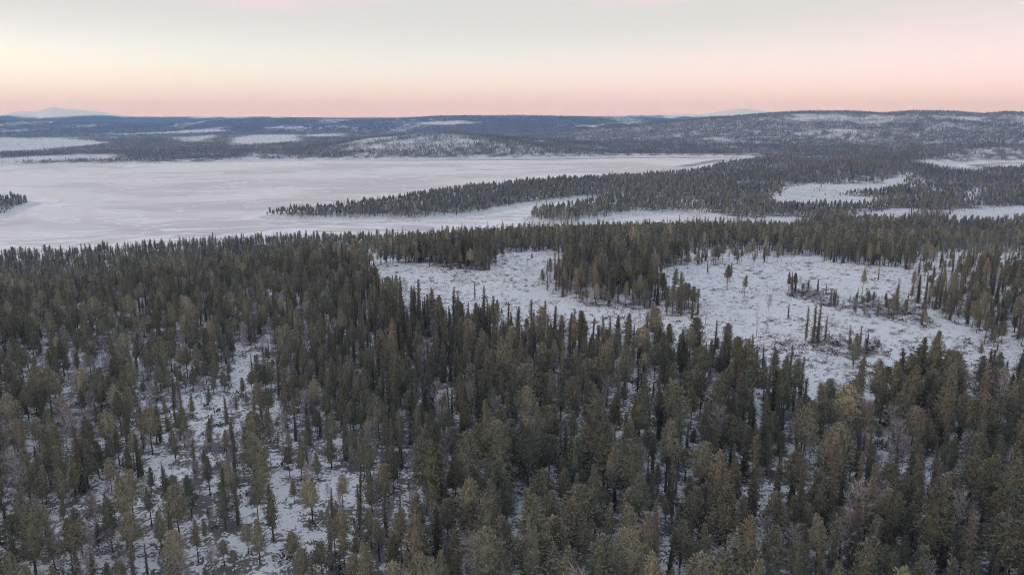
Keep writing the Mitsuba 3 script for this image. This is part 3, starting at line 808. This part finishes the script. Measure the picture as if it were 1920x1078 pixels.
dead_tree('dead_tree', 1505, 905, 800, 'pale grey dead tree with crooked bare limbs among spruces', 5, 16, 3.0)
dead_tree('dead_tree_001', 938, 950, 868, 'bleached dead tree with a broken bare crown below a large pine', 6, 13, 3.6)
dead_tree('dead_tree_002', 1882, 1095, 1015, 'thin white dead tree in the lower corner', 7, 11, 2.6)
dead_tree('dead_tree_003', 1418, 632, 578, 'nearly bare tall snag on the big clearing', 8, 9, 1.3)
dead_tree('dead_tree_004', 1550, 674, 602, 'thin leafless snag below the spruce clump', 9, 6, 0.8)
dead_tree('dead_tree_005', 1464, 506, 487, 'short bare snag at the far side of the big clearing', 10, 5, 0.7)
dead_tree('dead_tree_006', 1010, 533, 526, 'broken stub of a dead tree on the smaller clearing', 11, 3, 0.4)
dead_tree('dead_tree_007', 776, 905, 832, 'forked grey dead tree beside the dark spruces', 12, 14, 3.0)
dead_tree('dead_tree_008', 1322, 610, 570, 'slender dead stem on the big clearing near the tree island', 13, 6, 0.7)

# ------------------------------------------------------------------ undergrowth in the gaps, slash left on the clearings
for i in range(4):
    r = np.random.default_rng(700 + i)
    b = Bag()
    n = 46
    c = r.normal(0, 1, (n, 3)) * [0.55, 0.55, 0.28] + [0, 0, 0.42]
    tufts(b, c, unit(c * [1, 1, 0.4] + r.normal(0, 0.4, (n, 3)) + [0, 0, 0.5]), r.uniform(0.3, 0.6, n), 0.22, r, 0.2 + 0.2 * i)
    scene[f'undergrowth_model_{i}'] = {'type': 'shapegroup', 'bush': b.ply('brush')}
x, y = scatter(95, 420, 3.3, 40)
op = openness(x, y)
px, py = project(np.stack([x, y, ground_z(x, y)], -1))
p = np.where(py > 640, 0.34 + 0.16 * (op > 0.3), 0.08) * (fb(x, y, 11, 2, 61) > 0.44) + 0.5 * np.any([shapely.contains_xy(pg.buffer(2), x, y) for pg, _ in left_polys], 0)
m = rng.uniform(0, 1, x.size) < p
for i, (a, b_, c) in enumerate(zip(x[m], y[m], ground_z(x[m], y[m]))):
    s = rng.uniform(0.5, 1.5)
    scene[f'undergrowth__{i + 1:03d}'] = instance(f'undergrowth_model_{i % 4}', stand(a, b_, c - 0.05, rng.uniform(0, 360), s * 1.2, s * 0.9))
labels['undergrowth'] = {'kind': 'stuff', 'label': 'low dark shrubs and heather poking through the snow', 'category': 'undergrowth'}
x, y = scatter(200, 440, 1.9, 36)
m = (openness(x, y) > 0.8) & (rng.uniform(0, 1, x.size) < 0.36 * sstep(0.40, 0.60, fb(x, y, 7, 3, 62)))
x, y = x[m], y[m]
z = ground_z(x, y)
b = Bag()
for _ in range(3):
    n = len(x)
    o = np.stack([x, y, z + 0.04], 1) + rng.normal(0, 0.4, (n, 3)) * [1, 1, 0]
    a = rng.normal(0, 0.8, n)
    q = np.stack([np.cos(a), np.sin(a) * 0.7, rng.uniform(0.02, 0.35, n)], 1) * rng.uniform(0.5, 1.7, (n, 1))
    rods(b, o, o + q, 0.07, 0.03, rng.uniform(0, 1, n), 2.0)
scene['felling_slash'] = b.ply('brush')
labels['felling_slash'] = {'kind': 'stuff', 'label': 'branches and twigs left lying on the snowy clearings', 'category': 'slash'}


# ------------------------------------------------------------------ the forests beyond: every tree a small crown, by region
def crowns(x, y, z, kind, h, fine, fat):
    n = len(x)
    sides, rings = (4, 2) if fine else (3, 1)
    R = np.where(kind == SPRUCE, 0.085, np.where(kind == BIRCH, 0.19, 0.17)) * h * rng.uniform(0.8, 1.25, n) * fat
    th = rng.uniform(0, 6.3, (n, 1)) + np.arange(sides) * 2 * np.pi / sides
    top = np.stack([x + rng.normal(0, 0.15, n), y, z + h], 1)[:, None]
    levels = [(0.30, 1.0), (0.70, 0.78)] if fine else [(0.16, 1.0)]
    out = [top]
    for lv, w in levels:
        rr = R[:, None] * w * rng.uniform(0.72, 1.25, (n, sides))
        lift = np.where(kind == SPRUCE, 0.55, 1.0)[:, None]
        out.append(np.stack([x[:, None] + rr * np.cos(th), y[:, None] + rr * np.sin(th), z[:, None] + h[:, None] * lv * lift * rng.uniform(0.8, 1.2, (n, sides))], -1))
    V = np.concatenate(out, 1)
    per = V.shape[1]
    j = np.arange(sides); k = (j + 1) % sides
    if fine:
        base = np.vstack([np.stack([0 * j, 1 + sides + j, 1 + sides + k], 1), np.stack([1 + j, 1 + k, 1 + sides + k], 1), np.stack([1 + j, 1 + sides + k, 1 + sides + j], 1)])
    else:
        base = np.stack([0 * j, 1 + j, 1 + k], 1)
    f = (np.arange(n)[:, None, None] * per + base[None]).reshape(-1, 3)
    uv = np.repeat(np.stack([rng.uniform(0, 1, n), np.where(kind == SPRUCE, 0.5, np.where(kind == BIRCH, 1.0, 0.0))], 1), per, 0)
    return V.reshape(-1, 3), f, uv


REGIONS = {'peninsula_forest': 'conifer forest on the low point reaching into the frozen lake', 'island_forest': 'small wooded island on the ice at the edge of the view',
           'lowland_forest': 'wide dark forest on the lowland beyond the clearings', 'far_shore_forest': 'grey-green forest along the far shore of the lake', 'ridge_forest': 'snow-streaked forest on the long ridge'}
found = {k: [] for k in REGIONS}
island = shapely.Polygon(on_plane(ISLAND, LAKE_Z)).buffer(10)
for r0, r1, cell, fine, fat in ((MID, 1900, 6.0, True, 1.0), (1900, 3300, 7.2, False, 1.15), (3300, 5200, 10.0, False, 1.35), (5200, 8200, 17.0, False, 2.0)):
    x, y = scatter(r0, r1, cell, 37)
    keep, z, kind, scale = forest(x, y)
    x, y, z, kind, scale = x[keep], y[keep], z[keep], kind[keep], scale[keep]
    h = np.where(kind == BIRCH, 7.5, np.where(kind == SPRUCE, 10.8, 9.8)) * scale
    h = np.where(np.hypot(x, y) > 3300, h * 0.95, h)
    px, py = project(np.stack([x, y, z], -1))
    d = np.hypot(x, y)
    isl = shapely.contains_xy(island, x, y)
    pen = (px < 1330) & (d < 2100) & ~isl
    region = np.where(isl, 1, np.where(pen, 0, np.where((d > 3300) & (px > 950), 4, np.where((d > 2000) & (px < 1330), 3, 2))))
    for i, name in enumerate(REGIONS):
        m = region == i
        if m.any():
            found[name].append(crowns(x[m], y[m], z[m] - 0.3, kind[m], h[m], fine, fat))
total = 0
for name, got in found.items():
    at0 = np.cumsum([0] + [len(g[0]) for g in got])
    V, Fc, uv = np.vstack([g[0] for g in got]), np.vstack([g[1] + a for g, a in zip(got, at0)]), np.vstack([g[2] for g in got])
    total += len(Fc)
    scene[name] = mikit.ply((V, Fc), 'distant_needles', uv=uv)
    labels[name] = {'kind': 'stuff', 'label': REGIONS[name], 'category': 'forest'}
print('far triangles', total)

# ------------------------------------------------------------------ the air: one closed box round the camera and the whole scene
TOP = 420.0
scene['haze'] = {'type': 'cube', 'to_world': T().translate([0, 0, (TOP - 70) / 2]).scale([18000, 18000, (TOP + 70) / 2]), 'bsdf': {'type': 'null'}, 'interior': {'type': 'ref', 'id': 'air'}}
labels['haze'] = {'kind': 'stuff', 'label': 'thin bluish winter haze over the whole valley', 'category': 'haze'}
